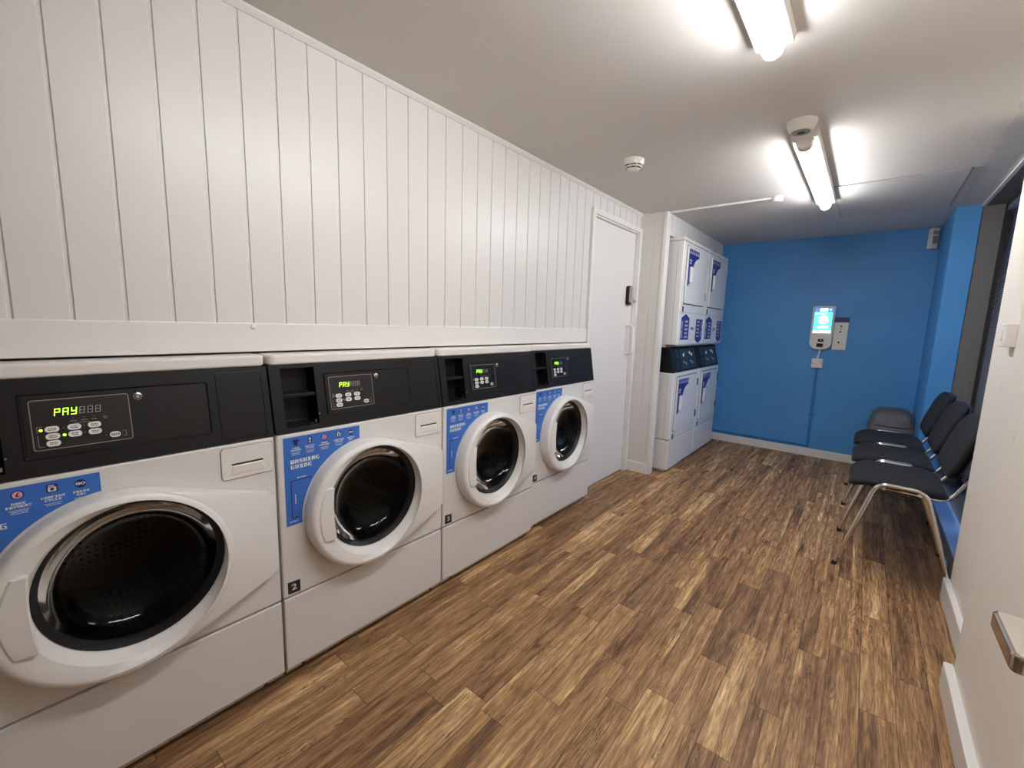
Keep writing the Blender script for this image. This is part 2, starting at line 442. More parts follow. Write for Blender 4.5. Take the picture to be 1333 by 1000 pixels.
# left door
d1 = struct(MB().box(XW-.055, XW-.015, 2.122, 2.842, .006, 1.962).build('door_1', M_DOOR, None, .002))
cs = MB().box(XW-.055, XW+.02, 2.088, 2.126, 0, 2.006).box(XW-.055, XW+.02, 2.845, 2.892, 0, 2.006).box(XW-.055, XW+.02, 2.126, 2.845, 1.968, 2.006)
cs.box(XW-.055, XW+.008, 2.836, 2.845, 0, 1.957).box(XW-.055, XW+.008, 2.124, 2.845, 1.957, 1.968)
struct(cs.build('trim_7', M_TRIM, None, .003))
k = MB().prism(rrect(2.722, 2.782, 1.398, 1.545, .016), 'x', XW-.016, XW+.012).build('keypad_lock', M_BLACK2, d1, .003)
MB().prism(rrect(2.728, 2.776, 1.408, 1.538, .012), 'x', XW+.012, XW+.016).build('keypad_cover', M_STEEL, k, .002)
kn = MB().lathe([(XW+.012, .017), (XW+.04, .016), (XW+.043, .012)], (2.756, 1.428), 'x', 20, True).box(XW+.036, XW+.046, 2.752, 2.79, 1.422, 1.434)
kn.build('thumb_turn', M_STEEL, k, smooth=True)
hp = fillet([(XW-.016, 2.775, 1.232), (XW+.04, 2.775, 1.232), (XW+.04, 2.775, 1.008), (XW-.016, 2.775, 1.008)], .03)
MB().tube(hp, .0095).box(XW-.016, XW-.01, 2.755, 2.795, 1.225, 1.24).box(XW-.016, XW-.01, 2.755, 2.795, 1.0, 1.015).build('door_handle', M_TRIM, d1, smooth=True)
# open door leaf on the near right with its lever handle
d2 = struct(MB().box(1.612, 1.652, -.52, .27, .006, 2.0).build('door_2', M_NEARW, None, .002))
hz = .886
lv = MB()
lp = [(1.612, .232), (1.535, .232), (1.535, .105), (1.612, .105)]
def lever_shape(o, i):
    out = fillet([(1.612, .230, 0), (o, .230, 0), (o, .126, 0), (1.612, .126, 0)], .009, 4)
    inn = fillet([(1.612, .200, 0), (i, .200, 0), (i, .156, 0), (1.612, .156, 0)], .005, 4)
    return [(p.x, p.y) for p in out]+[(p.x, p.y) for p in reversed(inn)]
lv.prism(lever_shape(1.552, 1.580), 'z', hz-.024, hz-.002)
lv.build('door_handle', M_NICKEL, d2, .005, seg=3)
MB().lathe([(1.604, .026), (1.612, .026)], (.215, hz-.013), 'x', 24, True).build('handle_rose', M_NICKEL, d2, .002)

# ------------------------------------------------------------------ washing machines
WW = .684
KS = .17
def cx(z): return -KS*(z-.857)
def con(d=0):           # maps prism coords (x offset along normal, y, z) onto the sloping console
    return lambda q: (cx(q[2])+q[0]+d, q[1], q[2])
def conuv(d): return lambda u, v: (cx(v)+d, u, v)
def flat(d): return lambda u, v: (d, u, v)
RC = (.310, .556); RO = .234; GC = (.340, .562); GR = .197

def hull(pts):
    pts = sorted(set(pts)); 
    def half(ps):
        h = []
        for p in ps:
            while len(h) > 1 and (h[-1][0]-h[-2][0])*(p[1]-h[-2][1])-(h[-1][1]-h[-2][1])*(p[0]-h[-2][0]) <= 0: h.pop()
            h.append(p)
        return h
    a = half(pts); b = half(pts[::-1]); return a[:-1]+b[:-1]
DH = hull(circ(RC[0], RC[1], RO, 128)+[(.671, .683), (.671, .418)])
def ray(poly, c, t):
    dx, dy = math.cos(t), math.sin(t); best = 0
    for i in range(len(poly)):
        a, b = poly[i], poly[(i+1) % len(poly)]
        ex, ey = b[0]-a[0], b[1]-a[1]; den = dx*ey-dy*ex
        if abs(den) < 1e-12: continue
        s = ((a[0]-c[0])*ey-(a[1]-c[1])*ex)/den; q = ((a[0]-c[0])*dy-(a[1]-c[1])*dx)/den
        if s > 0 and -1e-6 <= q <= 1+1e-6: best = max(best, s)
    return best
def angs(poly, c, n):
    A = [2*PI*k/n for k in range(n)]
    for p in poly:
        t = math.atan2(p[1]-c[1], p[0]-c[0]) % (2*PI); A.append(t)
    A = sorted(A); o = [A[0]]
    for a in A[1:]:
        if a-o[-1] > 1e-4: o.append(a)
    return o

SEG7 = {'P': 'abefg', 'A': 'abcefg', 'Y': 'bcdfg', '8': 'abcdefg'}
def seg_digit(mb, ch, y0, z0, w, h, d, t=None):
    t = t or w*.2; g = t*.12; sl = .12
    R = dict(a=(0, w, h-t, h), d=(0, w, 0, t), g=(0, w, h/2-t/2, h/2+t/2), f=(0, t, h/2, h), e=(0, t, 0, h/2), b=(w-t, w, h/2, h), c=(w-t, w, 0, h/2))
    for s in SEG7[ch]:
        a0, a1, b0, b1 = R[s]
        mb.add([conuv(d)(y0+a+sl*b, z0+b) for a, b in ((a0+g, b0+g), (a1-g, b0+g), (a1-g, b1-g), (a0+g, b1-g))], [(0, 1, 2, 3)])

PIX = {'A': '01110 11011 11011 11111 11011 11011 11011', 'C': '01111 11001 11000 11000 11000 11001 01111', 'D': '11110 11011 11011 11011 11011 11011 11110', 'E': '11111 11001 11000 11110 11000 11001 11111',
       'F': '11111 11001 11000 11110 11000 11000 11000', 'G': '01111 11000 11000 11011 11001 11001 01111', 'H': '11011 11011 11011 11111 11011 11011 11011', 'I': '11111 01110 01110 01110 01110 01110 11111',
       'K': '11011 11011 11110 11100 11110 11011 11011', 'L': '11100 11000 11000 11000 11000 11001 11111', 'M': '11011 11111 11111 10101 10001 10001 11011', 'N': '11011 11111 11111 11111 11011 11011 11011',
       'O': '01110 11011 11011 11011 11011 11011 01110', 'P': '11110 11011 11011 11110 11000 11000 11100', 'R': '11110 11011 11011 11110 11110 11011 11011', 'S': '01111 11001 11100 01110 00111 10011 11110',
       'T': '11111 10101 00100 00100 00100 00100 01110', 'U': '11011 11011 11011 11011 11011 11011 01110', 'W': '11011 11011 10101 10101 11111 11111 11011', 'Y': '11011 11011 11011 01110 00100 00100 01110', '!': '01100 01100 01100 01100 00000 01100 01100'}
def pixtext(mb, fn, body, cx_, cy_, w, h):
    """blocky slab lettering, w wide and h high, centred"""
    n = len(body); cw = w/(n*6-1); rh = h/7; u0 = cx_-w/2; v0 = cy_+h/2
    for k, ch in enumerate(body):
        for r, row in enumerate(PIX[ch].split()):
            c = 0
            while c < 5:
                if row[c] == '1':
                    e = c
                    while e < 5 and row[e] == '1': e += 1
                    a0, a1 = u0+(k*6+c)*cw, u0+(k*6+e)*cw; b1 = v0-r*rh; b0 = b1-rh
                    mb.add([fn(a0, b0), fn(a1, b0), fn(a1, b1), fn(a0, b1)], [(0, 1, 2, 3)]); c = e
                else: c += 1
    return mb

def bars(mb, fn, cx_, cy_, w, n, dy, h):
    """lines of print too small to read, as broken strokes"""
    rnd = random.Random(int(cx_*1e4)+int(cy_*1e4)*7)
    for k in range(n):
        y = cy_-k*dy; ww = w*(1-.35*rnd.random()) if k else w; u = cx_-ww/2
        while u < cx_+ww/2-h*.5:
            l = min(h*(1.5+3.2*rnd.random()), cx_+ww/2-u)
            mb.add([fn(a, b) for a, b in ((u, y-h/2), (u+l, y-h/2), (u+l, y+h/2), (u, y+h/2))], [(0, 1, 2, 3)]); u += l+h*.6

def make_washer():
    R = thing('washing_machine', (0, 0, 0), '', '')
    # cabinet with round opening
    m = MB(); rect = [(0, .3), (WW, .3), (WW, .855), (0, .855)]
    A = angs(rect, GC, 64)
    o1 = [(0, GC[0]+ray(rect, GC, a)*math.cos(a), GC[1]+ray(rect, GC, a)*math.sin(a)) for a in A]
    i1 = [(0, GC[0]+.2*math.cos(a), GC[1]+.2*math.sin(a)) for a in A]
    L = [[(-.66, p[1], p[2]) for p in o1], o1, i1, [(-.04, p[1], p[2]) for p in i1]]
    m.loops(L, True, True, False)
    m.box(-.66, -.105, .004, WW-.004, .855, 1.072)
    m.box(-.63, -.03, .01, WW-.01, .02, .30)
    m.build('cabinet', M_ENAM, R, .006)
    # plinth panel at the bottom
    k = MB().prism([(-.03, .024), (-.016, .018), (0, .043), (0, .2945), (-.03, .2945)], 'y', .001, WW-.001)
    k.build('kick_panel', M_ENAM, R, .004)
    for y in (.057, .625):
        MB().prism(circ(y, .0305, .006, 12), 'x', -.014, -.006).build('screw', M_DARKP, R)
    MB().prism(rrect(-.655, -.036, .001, WW-.001, .02), 'z', 1.072, 1.106).build('lid', M_LID, R, .008, seg=3)
    # console
    c = MB()
    ys = [.0, .034, .142, WW]; zs = [.857, .873, 1.061, 1.072]
    for i in range(3):
        for j in range(3):
            if i == 1 and j == 1: continue
            c.add([con()((0, y, z)) for y, z in ((ys[i], zs[j]), (ys[i+1], zs[j]), (ys[i+1], zs[j+1]), (ys[i], zs[j+1]))], [(0, 1, 2, 3)])
    # tray walls
    a = [con()((0, y, z)) for y, z in ((.034, .873), (.142, .873), (.142, 1.061), (.034, 1.061))]
    bk = [(-.075, .038, .878), (-.075, .138, .878), (-.082, .138, 1.056), (-.082, .038, 1.056)]
    c.loops([a, bk], True, False, True)
    # outer rim of the console
    a = [con()((0, y, z)) for y, z in ((0, .857), (WW, .857), (WW, 1.072), (0, 1.072))]
    c.loops([a, [(-.1, p[1], p[2]) for p in a]], True, False, True)
    C = c.build('control_console', M_BLACK, R, .003)
    MB().prism([(-.075, .968), (cx(.973)-.004, .966), (cx(.973)-.004, .978), (-.078, .98)], 'y', .036, .140).build('tray_shelf', M_BLACK, C, .002)
    s = MB(); s.box(-.022, -.015, .134, .1385, .876, .885); s.add([(-.012, .118, .8745), (-.012, .132, .8745), (-.02, .130, .8745), (-.02, .119, .8745)], [(0, 1, 2, 3)])
    s.lathe([(cx(.905)-.001, .0022), (cx(.905)+.0006, .002)], (.1445, .905), 'x', 10, True)
    s.build('clip', M_STEEL, C)
    # recessed instrument area: frame groove + plate
    m = MB(); fo = rrect(.170, .526, .893, 1.0395, .005); fi = rrect(.175, .521, .898, 1.0345, .004)
    m.loops([[con(.0002)((0, *p)) for p in fo], [con(-.0)((.0022, *((p[0]+q[0])/2, (p[1]+q[1])/2))) for p, q in zip(fo, fi)], [con(.0002)((0, *p)) for p in fi]])
    m.build('instrument_bezel', M_BLACK, C)
    MB().prism(rrect(.176, .520, .899, 1.0335, .003), 'x', .0004, .0016, con()).build('instrument_plate', M_BLACK2, C)
    MB().prism(rrect(.186, .356, .911, 1.024, .006), 'x', .0014, .0022, con()).build('control_overlay', M_OVER, C)
    m = MB(); fo = rrect(.1865, .3555, .9115, 1.0235, .006); fi = rrect(.1880, .354, .913, 1.022, .005)
    m.loops([[con()((.0025, *p)) for p in fo], [con()((.0025, *p)) for p in fi]])
    m.build('overlay_border', M_GREYP, C)
    m = MB(); fo = rrect(.545, .668, .866, 1.06, .005); fi = rrect(.547, .666, .868, 1.058, .004)
    m.loops([[con()((.0003, *p)) for p in fo], [con()((.0012, *p)) for p in fi]])
    m.build('blank_panel', M_BLACK2, C)
    MB().prism([(.222, .983), (.306, .983), (.306, 1.0045), (.222, 1.0045)], 'x', .002, .0026, con()).build('display_window', M_OVER, C)
    m = MB(); m2 = MB()
    for q, ch in enumerate('PAY888'):
        seg_digit(m if q < 3 else m2, ch, .2235+q*.0137, .9855, .0098, .0165, .003)
    m.build('display_digits', M_LED, C); m2.build('unlit_digits', M_LEDOFF, C)
    B_ = [(.218, .957), (.218, .941), (.218, .9255), (.254, .957), (.254, .941), (.288, .957), (.288, .941), (.3225, .9275)]
    for q, (y, z) in enumerate(B_):
        w_, h_ = (.0115, .0065) if q < 7 else (.0098, .0065)
        MB().prism(rrect(y-w_, y+w_, z-h_, z+h_, h_*.97, 6), 'x', .002, .0042, con()).build('button', M_BTN, C)
    for q, (y, z) in enumerate(B_[:7]):
        m = MB(); bars(m, conuv(.0045), y, z+.0016, .013, 2, .0034, .0016); m.build('button_print', M_DARKP, C)
    MB().text('GO', conuv(.0046), .0056, .3225, .9275, .04, 1.3).build('go_print', M_DARKP, C)
    m = MB()
    for y in (.254, .272, .289): bars(m, conuv(.0027), y, .9705, .011, 1, .003, .0016)
    bars(m, conuv(.0027), .3085, .973, .009, 2, .0035, .0014); bars(m, conuv(.0027), .268, .9655, .026, 1, .003, .0012)
    for y in (.254, .272, .289, .307): m.prism(circ(y, .977, .0008, 8), 'x', .0024, .0027, con())
    m.build('status_print', M_GREYP, C)
    for (y, z) in ((.2365, .957), (.2365, .941), (.2705, .957), (.2705, .941), (.306, .9275)): MB().prism(circ(y, z, .0011, 8), 'x', .0024, .0027, con()).build('unlit_lamp', M_GREYP, C)
    def line(y0, z0, y1, z1, t=.0005): m.add([conuv(.0027)(a, b) for a, b in ((min(y0, y1)-t, min(z0, z1)-t), (max(y0, y1)+t, min(z0, z1)-t), (max(y0, y1)+t, max(z0, z1)+t), (min(y0, y1)-t, max(z0, z1)+t))], [(0, 1, 2, 3)])
    m = MB()
    line(.195, .92, .195, .944); line(.195, .92, .203, .92); line(.195, .964, .203, .964); line(.195, .952, .195, .964)
    m.build('cycle_bracket', M_GREYP, C); m = MB()
    line(.337, .934, .343, .934); line(.343, .9215, .343, .934); line(.337, .9215, .343, .9215)
    m.build('go_bracket', M_GREYP, C)
    for y, z in ((.2005, .9565), (.2365, .941)): MB().prism(circ(y, z, .0028, 12), 'x', .0024, .0034, con()).build('indicator_light', M_LED, C)
    m = MB(); zc = 1.0145; x0 = cx(zc)
    m.lathe([(x0, .0095), (x0+.006, .0092), (x0+.0072, .0065), (x0+.005, .006), (x0+.005, .0045), (x0+.0075, .004)], (.3725, zc), 'x', 24, True)
    m.build('key_lock', M_STEEL, C, smooth=True)
    MB().lathe([(x0+.0066, .0062), (x0+.0069, .0034)], (.3725, zc), 'x', 20).build('lock_ring', M_DARKP, C)
    # dispenser hatch top right
    yo = rrect(.538, .677, .7495, .842, .010)
    h = MB().prism(yo, 'x', -.001, .0035)
    hb = h.build('dispenser_hatch', M_LID, R, .0015)
    m = MB(); fo = rrect(.536, .679, .7475, .844, .011); fi = rrect(.538, .677, .7495, .842, .010)
    m.loops([[flat(.0006)(*p) for p in fo], [flat(.0006)(*p) for p in fi]]); m.build('hatch_seam', M_GREYP, hb)
    m = MB()          # scooped finger pull
    top = [(.566, .7965), (.643, .7965)]; 
    m.add([(.0037, .559, .7625), (.0037, .655, .7625), (.0037, .645, .7905), (.0037, .566, .7905), (.0050, .562, .7655), (.0050, .652, .7655), (.0072, .643, .7875), (.0072, .568, .7875)],
          [(0, 1, 5, 4), (1, 2, 6, 5), (2, 3, 7, 6), (3, 0, 4, 7), (4, 5, 6, 7)])
    m.build('finger_pull', M_WPL, hb, .0012)
    m = MB(); m.prism([(.565, .790), (.646, .790), (.649, .7955), (.562, .7955)], 'x', .0035, .0041); m.build('pull_slot', M_RUB, hb)
    # guide sticker
    rs = .2405; poly = [(.019, .8425), (.019, .547)]
    a0 = math.asin((.547-RC[1])/rs); a0 = PI-a0; a1 = math.acos((.286-RC[0])/rs)
    for q in range(19):
        a = a0+(a1-a0)*q/18; poly.append((RC[0]+rs*math.cos(a), RC[1]+rs*math.sin(a)))
    poly.append((.286, .8425))
    S = MB().prism(poly, 'x', .0003, .0009).build('washing_guide_sticker', M_STK, R)
    Ic = ((.058, 'LOAD\nWASHER'), (.104, 'SELECT\nCYCLE'), (.154, 'MAKE\nPAYMENT'), (.206, 'CONFIRM\nCYCLE'), (.252, 'PRESS\nGO!'))
    F = flat(.0012); F2 = flat(.0015)
    def quad(m, fn, y0, z0, y1, z1): return m.add([fn(a, b) for a, b in ((y0, z0), (y1, z0), (y1, z1), (y0, z1))], [(0, 1, 2, 3)])
    for q, (y, tx) in enumerate(Ic):
        m = MB(); a, b2 = tx.split('\n'); zz = .8045
        pixtext(m, F, a, y, zz, .0054*len(a), .0052); pixtext(m, F, b2, y, zz-.0068, .0054*len(b2), .0052)
        bars(m, F, y, .7895, .030 if q < 4 else .026, 3 if q < 3 else 2, .0036, .0013)
        m.build('step_caption', M_LINE, S)
    m = MB(); pixtext(m, F, 'WASHING', .0862, .7605, .0945, .0128); pixtext(m, F, 'GUIDE', .0735, .7425, .068, .0128)
    m.build('guide_title', M_LINE, S)
    m = MB(); bars(m, F, .073, .7045, .03, 1, .004, .0034); m.build('drawer_caption', M_LINE, S)
    m = MB(); bars(m, F, .0425, .5595, .028, 1, .004, .0034); m.build('drawer_caption', M_LINE, S)
    m = MB()
    for q in range(6): quad(m, F, .049, .619+q*.0054, .0522, .6232+q*.0054)
    m.build('side_caption', M_LINE, S)
    y, z = .058, .8245
    MB().add([F(y+a*.0118, z+b*.0105) for a, b in ((-.5, -1), (.5, -1), (.5, .25), (.72, .05), (1, .45), (.5, .9), (.22, .9), (0, .7), (-.22, .9), (-.5, .9), (-1, .45), (-.72, .05), (-.5, .25))], [tuple(range(13))]).build('shirt_icon', M_NAVY, S)
    MB().prism(rrect(.098, .110, .8125, .8345, .003), 'x', .0009, .0012).build('phone_icon', M_NAVY, S)
    MB().prism(circ(.154, .824, .0098, 20), 'x', .0009, .0012).build('coin_icon', M_NAVY, S)
    MB().prism(rrect(.197, .215, .815, .834, .003), 'x', .0009, .0012).build('machine_icon', M_NAVY, S)
    MB().prism(circ(.252, .8235, .0098, 20), 'x', .0009, .0012).build('go_icon', M_NAVY, S)
    m = MB(); quad(m, F, .037, .571, .0395, .698); quad(m, F, .037, .6955, .1, .698); quad(m, F, .037, .571, .052, .5735)
    m.add([F(.1, .7005), F(.1, .693), F(.108, .6968)], [(0, 1, 2)]); m.add([F(.051, .576), F(.051, .5685), F(.0585, .5722)], [(0, 1, 2)])
    m.build('guide_arrow', M_NAVY, S)
    MB().text('GO', F2, .0062, .252, .8235, .05, 1.25).build('go_lettering', M_LINE, S)
    m = MB(); quad(m, F2, .1005, .8235, .1075, .8315); quad(m, F2, .1005, .815, .1075, .820); m.build('phone_detail', M_LINE, S)
    m = MB(); quad(m, F2, .1995, .8175, .2125, .828); quad(m, F2, .2, .8295, .2095, .832); m.build('machine_detail', M_LINE, S)
    MB().prism(circ(.154, .824, .0078, 20), 'x', .0012, .0015).build('coin_face', M_PINK, S)
    MB().text('\u00a3', flat(.0018), .0095, .154, .824, .03).build('coin_symbol', M_NAVY, S)
    MB().prism(circ(.206, .8228, .0034, 14), 'x', .0015, .0018).build('machine_door', M_NAVY, S)
    # door
    N = 96; T = [2*PI*k/N for k in range(N)]
    def cl(c, r, x): return [((x(t) if callable(x) else x), c[0]+r*math.cos(t), c[1]+r*math.sin(t)) for t in T]
    rt = lambda t: max(0, math.cos(t))**2
    dm = MB().loops([cl(RC, RO, .002), cl(RC, RO, .045), cl(RC, RO-.004, .052), cl(RC, RO-.010, .0565), cl(RC, RO-.019, .058),
                     cl(GC, GR+.010, lambda t: .049-.008*rt(t)), cl(GC, GR+.003, lambda t: .038-.006*rt(t)), cl(GC, GR-.001, .022), cl(GC, GR-.007, .004)])
    # thinner hinge side, running out from the round ring to a straight edge
    top = RC[1]+0; tl = math.atan2(.683-RC[1], .671-RC[0]); dd = math.hypot(.671-RC[0], .683-RC[1]); a1 = tl+math.acos(RO/dd)
    bl_ = math.atan2(.418-RC[1], .671-RC[0]); d2 = math.hypot(.671-RC[0], .418-RC[1]); a0 = bl_-math.acos(RO/d2)
    K = 40; rows = []
    for k in range(K+1):
        t = a0+(a1-a0)*k/K; r1 = ray(DH, RC, t)
        pp = []
        for f_ in (0, .25, .5, .75, 1):
            q = (RO-.006)+(r1-RO+.006)*f_; d_ = max(0, q-RO)
            pp.append((.0515-.031*min(1, d_/.13)**.8, RC[0]+q*math.cos(t), RC[1]+q*math.sin(t)))
        e = pp[-1]; pp[-1] = (e[0]-.0015, e[1], e[2]); pp.append((.002, e[1], e[2])); rows.append(pp)
    dm.loops(rows, False)
    D = dm.build('door', M_DOORP, R, smooth=True, ang=30)
    # handle plate on the left of the door ring
    N = 12; outer = []; inner = []
    for q in range(N+1):
        z = .478+(.658-.478)*q/N
        yl = RC[0]-math.sqrt((RO-.016)**2-(z-RC[1])**2); yr = .157-.006*math.sin(PI*q/N)-.004*(q/N)
        outer.append((yl, z)); inner.append((yr, z))
    m = MB()
    m.loops([[(.050, p[0], p[1]) for p in outer], [(.0605, p[0]+.012, p[1]) for p in outer], [(.064, p[0]-.004, p[1]) for p in inner], [(.061, p[0], p[1]) for p in inner], [(.016, p[0]-.002, p[1]) for p in inner]], False)
    for e in (0, N):
        po, pi = outer[e], inner[e]
        m.add([(.03, po[0]+.01, po[1]), (.050, po[0], po[1]), (.0605, po[0]+.012, po[1]), (.064, pi[0]-.004, pi[1]), (.061, pi[0], pi[1]), (.016, pi[0]-.002, pi[1])], [(0, 1, 2, 3, 4, 5)])
    m.build('door_handle', M_DOORP, D, smooth=True, ang=30)
    g = MB().lathe([(-.012, .1775), (-.030, .166), (-.052, .148), (-.068, .124), (-.078, .098), (-.086, .07), (-.090, .035), (-.0905, .001)], GC, 'x', 64).build('door_glass', M_BOWL, D, smooth=True, ang=80)
    g2 = MB().lathe([(.004, .1915), (.010, .190), (.004, .186), (-.004, .181), (-.012, .1765), (-.018, .176)], GC, 'x', 64).build('glass_seal', M_BLACK2, D, smooth=True, ang=50)
    # drum and gasket
    MB().lathe([(.003, .1985), (-.035, .1985), (-.05, .205), (-.07, .196), (-.085, .203), (-.1, .2), (-.115, .235)], GC, 'x', 64).build('gasket', M_RUB, R, smooth=True, ang=60)
    d = MB().lathe([(-.115, .235), (-.13, .252), (-.46, .252), (-.48, .235), (-.47, .1), (-.455, .001)], GC, 'x', 64)
    for q in range(3):
        t = PI/2+q*2*PI/3
        P = [(.25, -.22), (.20, -.08), (.195, 0), (.20, .08), (.25, .22)]
        l = [(GC[0]+r*math.cos(t+s), GC[1]+r*math.sin(t+s)) for r, s in P]
        d.prism(l, 'x', -.45, -.16)
    d.build('drum', M_DRUM, R, smooth=True, ang=50)
    return R

def number_plate(R, n):
    p = MB().prism([(.014, .312), (.054, .309), (.054, .350), (.014, .353)], 'x', .0003, .0012).build('number_plate', M_DARKP, R)
    MB().text(n, flat(.0016), .021, .034, .331, .02, 1.25).build('plate_number', M_LINE, p)

W1 = make_washer()
washers = [W1]+[copy_tree(W1) for _ in range(3)]
WL = ['white front-loading washer with number 1 plate, nearest the camera in the row',
      'white front-loading washer with number 2 plate, second in the row from the camera',
      'white front-loading washer with number 3 plate, between washer 2 and the far end washer',
      'white front-loading washer at the far end of the row, beside the white door']
for k, o in enumerate(washers):
    o.location = (-.025, 1.391, 0) if k == 3 else (0, -.69+.69*k+.001, 0)
    tag(o, WL[k], 'washing machine', 'front-loading washing machines in a row')
    number_plate(o, str(k+1))
    if k:                      # only the first machine has its cycle lamps lit
        for c in o.children:
            for e in c.children:
                if e.name.startswith('indicator_light'):
                    e.data = e.data.copy(); e.data.materials.clear(); e.data.materials.append(M_GREYP)

# ------------------------------------------------------------------ stacked dryers
DX = .192
def make_dryer():
    R = thing('stacked_dryer', (0, 0, 0), '', '')
    DW = .680
    MB().box(-.62, DX, 0, DW, 1.085, 1.915).build('upper_cabinet', M_DENAM, R, .008, seg=3)
    MB().box(-.62, DX+.001, .001, DW-.001, 1.918, 1.946).build('top_cover', M_DENAM, R, .006)
    MB().box(-.62, DX, 0, DW, .284, .852).build('lower_cabinet', M_DENAM, R, .008, seg=3)
    MB().box(-.6, DX-.002, .001, DW-.001, .022, .279).box(-.58, DX-.03, .02, DW-.02, 0, .03).build('base_panel', M_DENAM, R, .006)
    MB().box(-.58, .1, .006, DW-.006, .845, 1.09).build('middle_cabinet', M_DENAM, R)
    MB().box(-.5, DX+.0006, .002, DW-.002, 1.352, 1.3555).build('panel_seam', M_GREYP, R)
    m = MB(); m.box(.075, DX-.004, .02, DW-.02, 1.076, 1.09); m.build('underside_lip', M_GRPL, R)
    for z0, z1 in ((1.1, 1.9), (.3, .84)): MB().box(.1425, .1445, -.0006, .001, z0, z1).build('side_seam', M_GREYP, R)
    # sloped control console
    kk = .25; xx = lambda z: .188-kk*(z-.857)
    C = MB().prism([(xx(.857), .856), (xx(1.062), 1.064), (.06, 1.064), (.06, .856)], 'y', .002, DW-.002).build('control_console', M_BLACK, R, .003)
    cv = lambda d: (lambda q: (xx(q[2])+q[0]+d, q[1], q[2])); cu = lambda d: (lambda u, v: (xx(v)+d, u, v))
    MB().prism(rrect(.205, .63, .874, 1.046, .006), 'x', .0003, .002, cv(0)).build('control_overlay', M_TEAL, C)
    m = MB(); m.prism([(.105, .875), (.185, .875), (.185, 1.045), (.105, 1.045)], 'x', .0002, .001, cv(0)); m.build('blank_panel', M_OVER, C)
    m = MB(); m.box(xx(.96)-.001, xx(.96)+.004, .1, .19, .957, .965); m.build('panel_latch', M_BLACK, C)
    for (y, z) in ((.300, .992), (.475, 1.008), (.522, .992)):
        MB().prism(circ(y, z, .014, 16), 'x', .0018, .006, cv(0)).build('button', M_BTN, C)
    for (y, z) in ((.292, .930), (.345, .918), (.475, .930), (.528, .918)):
        m = MB()
        for q in range(3):
            for e in range(2): m.prism(circ(y-.012+q*.012, z+.010-e*.013-(.004 if q == 2 else 0), .0038, 8), 'x', .002, .0026, cv(0))
        m.build('cycle_symbol', M_LINE, C)
    for y, h_ in ((.34, .006), (.43, .004)):
        m = MB(); bars(m, cu(.0026), y, 1.012, .03, 1, .01, h_); m.build('lamp_caption', M_LINE, C)
    # doors
    for z0, z1, st in ((1.427, 1.887, 'u'), (.352, .816, 'l')):
        D = MB().prism(rrect(.075, .612, z0, z1, .012), 'x', DX+.0002, DX+.012).build('door', M_DENAM, R, .003)
        m = MB(); fo = rrect(.070, .617, z0-.006, z1+.006, .014); fi = rrect(.076, .611, z0+.001, z1-.001, .012)
        m.loops([[(DX+.0008, *p) for p in fo], [(DX+.0008, *p) for p in fi]]); m.build('door_seam', M_RUB, D)
        zt = z1-.021; F = flat(DX+.013)
        pl = [(.096, zt), (.355, zt), (.355, zt-.057)]
        for q in range(9):
            t = PI/2+q/8*PI/2; pl.append((.355+.155*math.cos(t), zt-.212+.155*math.sin(t)))
        pl += [(.200, zt-.139), (.165, zt-.139), (.132, zt-.17), (.132, zt-.296), (.096, zt-.296)]
        S = MB().prism(pl, 'x', DX+.0118, DX+.0126).build('drying_guide_sticker', M_NAVY2, D)
        m = MB()
        for q in range(5):
            bars(m, F, .128+q*.05, zt-.026, .036, 2, .009, .005); m.prism(circ(.128+q*.05, zt-.012, .006, 10), 'x', DX+.0126, DX+.013)
        m.build('step_caption', M_LINE, S); m = MB()
        pixtext(m, F, 'DRYING', .145, zt-.091, .062, .016); pixtext(m, F, 'GUIDE', .14, zt-.112, .052, .016)
        m.build('guide_title', M_LINE, S)
        hm = MB().box(DX+.0118, DX+.031, .126, .168, zt-.272, zt-.142)
        hm.build('door_handle', M_DOORP, D, .008, seg=3)
        for hz_ in ((z0+.05, z0+.115), (z1-.115, z1-.05)):
            MB().prism(rrect(.632, .650, hz_[0], hz_[1], .006), 'x', DX, DX+.012).build('hinge', M_STEEL if st == 'u' else M_RUB, R, .002)
        zk = z0-.045
        MB().box(DX, DX+.004, .066, .088, zk-.022, zk+.022).build('key_latch', M_DARKP, R, .001)
    # instruction arrows
    def arrow(up, y0, y1):
        yc = (y0+y1)/2
        if up: p = [(y0, 1.129), (y1, 1.129), (y1, 1.312), (yc, 1.345), (y0, 1.312)]
        else: p = [(y0, 1.128), (yc, 1.094), (y1, 1.128), (y1, 1.308), (y0, 1.308)]
        q = [(yc+(a-yc)*1.1, 1.22+(b-1.22)*1.04) for a, b in p]
        e = MB().prism(q, 'x', DX+.0002, DX+.0008).build('arrow_sticker', M_LINE, R)
        MB().prism(p, 'x', DX+.0008, DX+.0013).build('arrow_face', M_NAVY2, e)
        m = MB(); F = flat(DX+.0017); zb = 1.145 if up else 1.15
        for k in range(5): bars(m, F, yc+(.03 if up else -.03), zb+.012+k*.032, .085, 2, .009, .006)
        m.build('step_lettering', M_LINE, e); m = MB()
        yv = y0+.026 if up else y1-.03
        rnd = random.Random(4)
        for k in range(11):
            if k == 5: continue
            zz = zb+.002+k*.0125; m.add([F(yv-.011, zz), F(yv+.011, zz), F(yv+.011, zz+.0085), F(yv-.011+.006*rnd.random(), zz+.0085)], [(0, 1, 2, 3)])
        m.build('arrow_title', M_LINE, e)
    arrow(True, .064, .272); arrow(False, .458, .652)
    MB().text('IPSO', flat(DX+.0012), .022, .365, 1.222, .04, 1, width=.085).build('maker_badge', M_DARKP, R)
    return R
D1 = make_dryer(); D2 = copy_tree(D1)
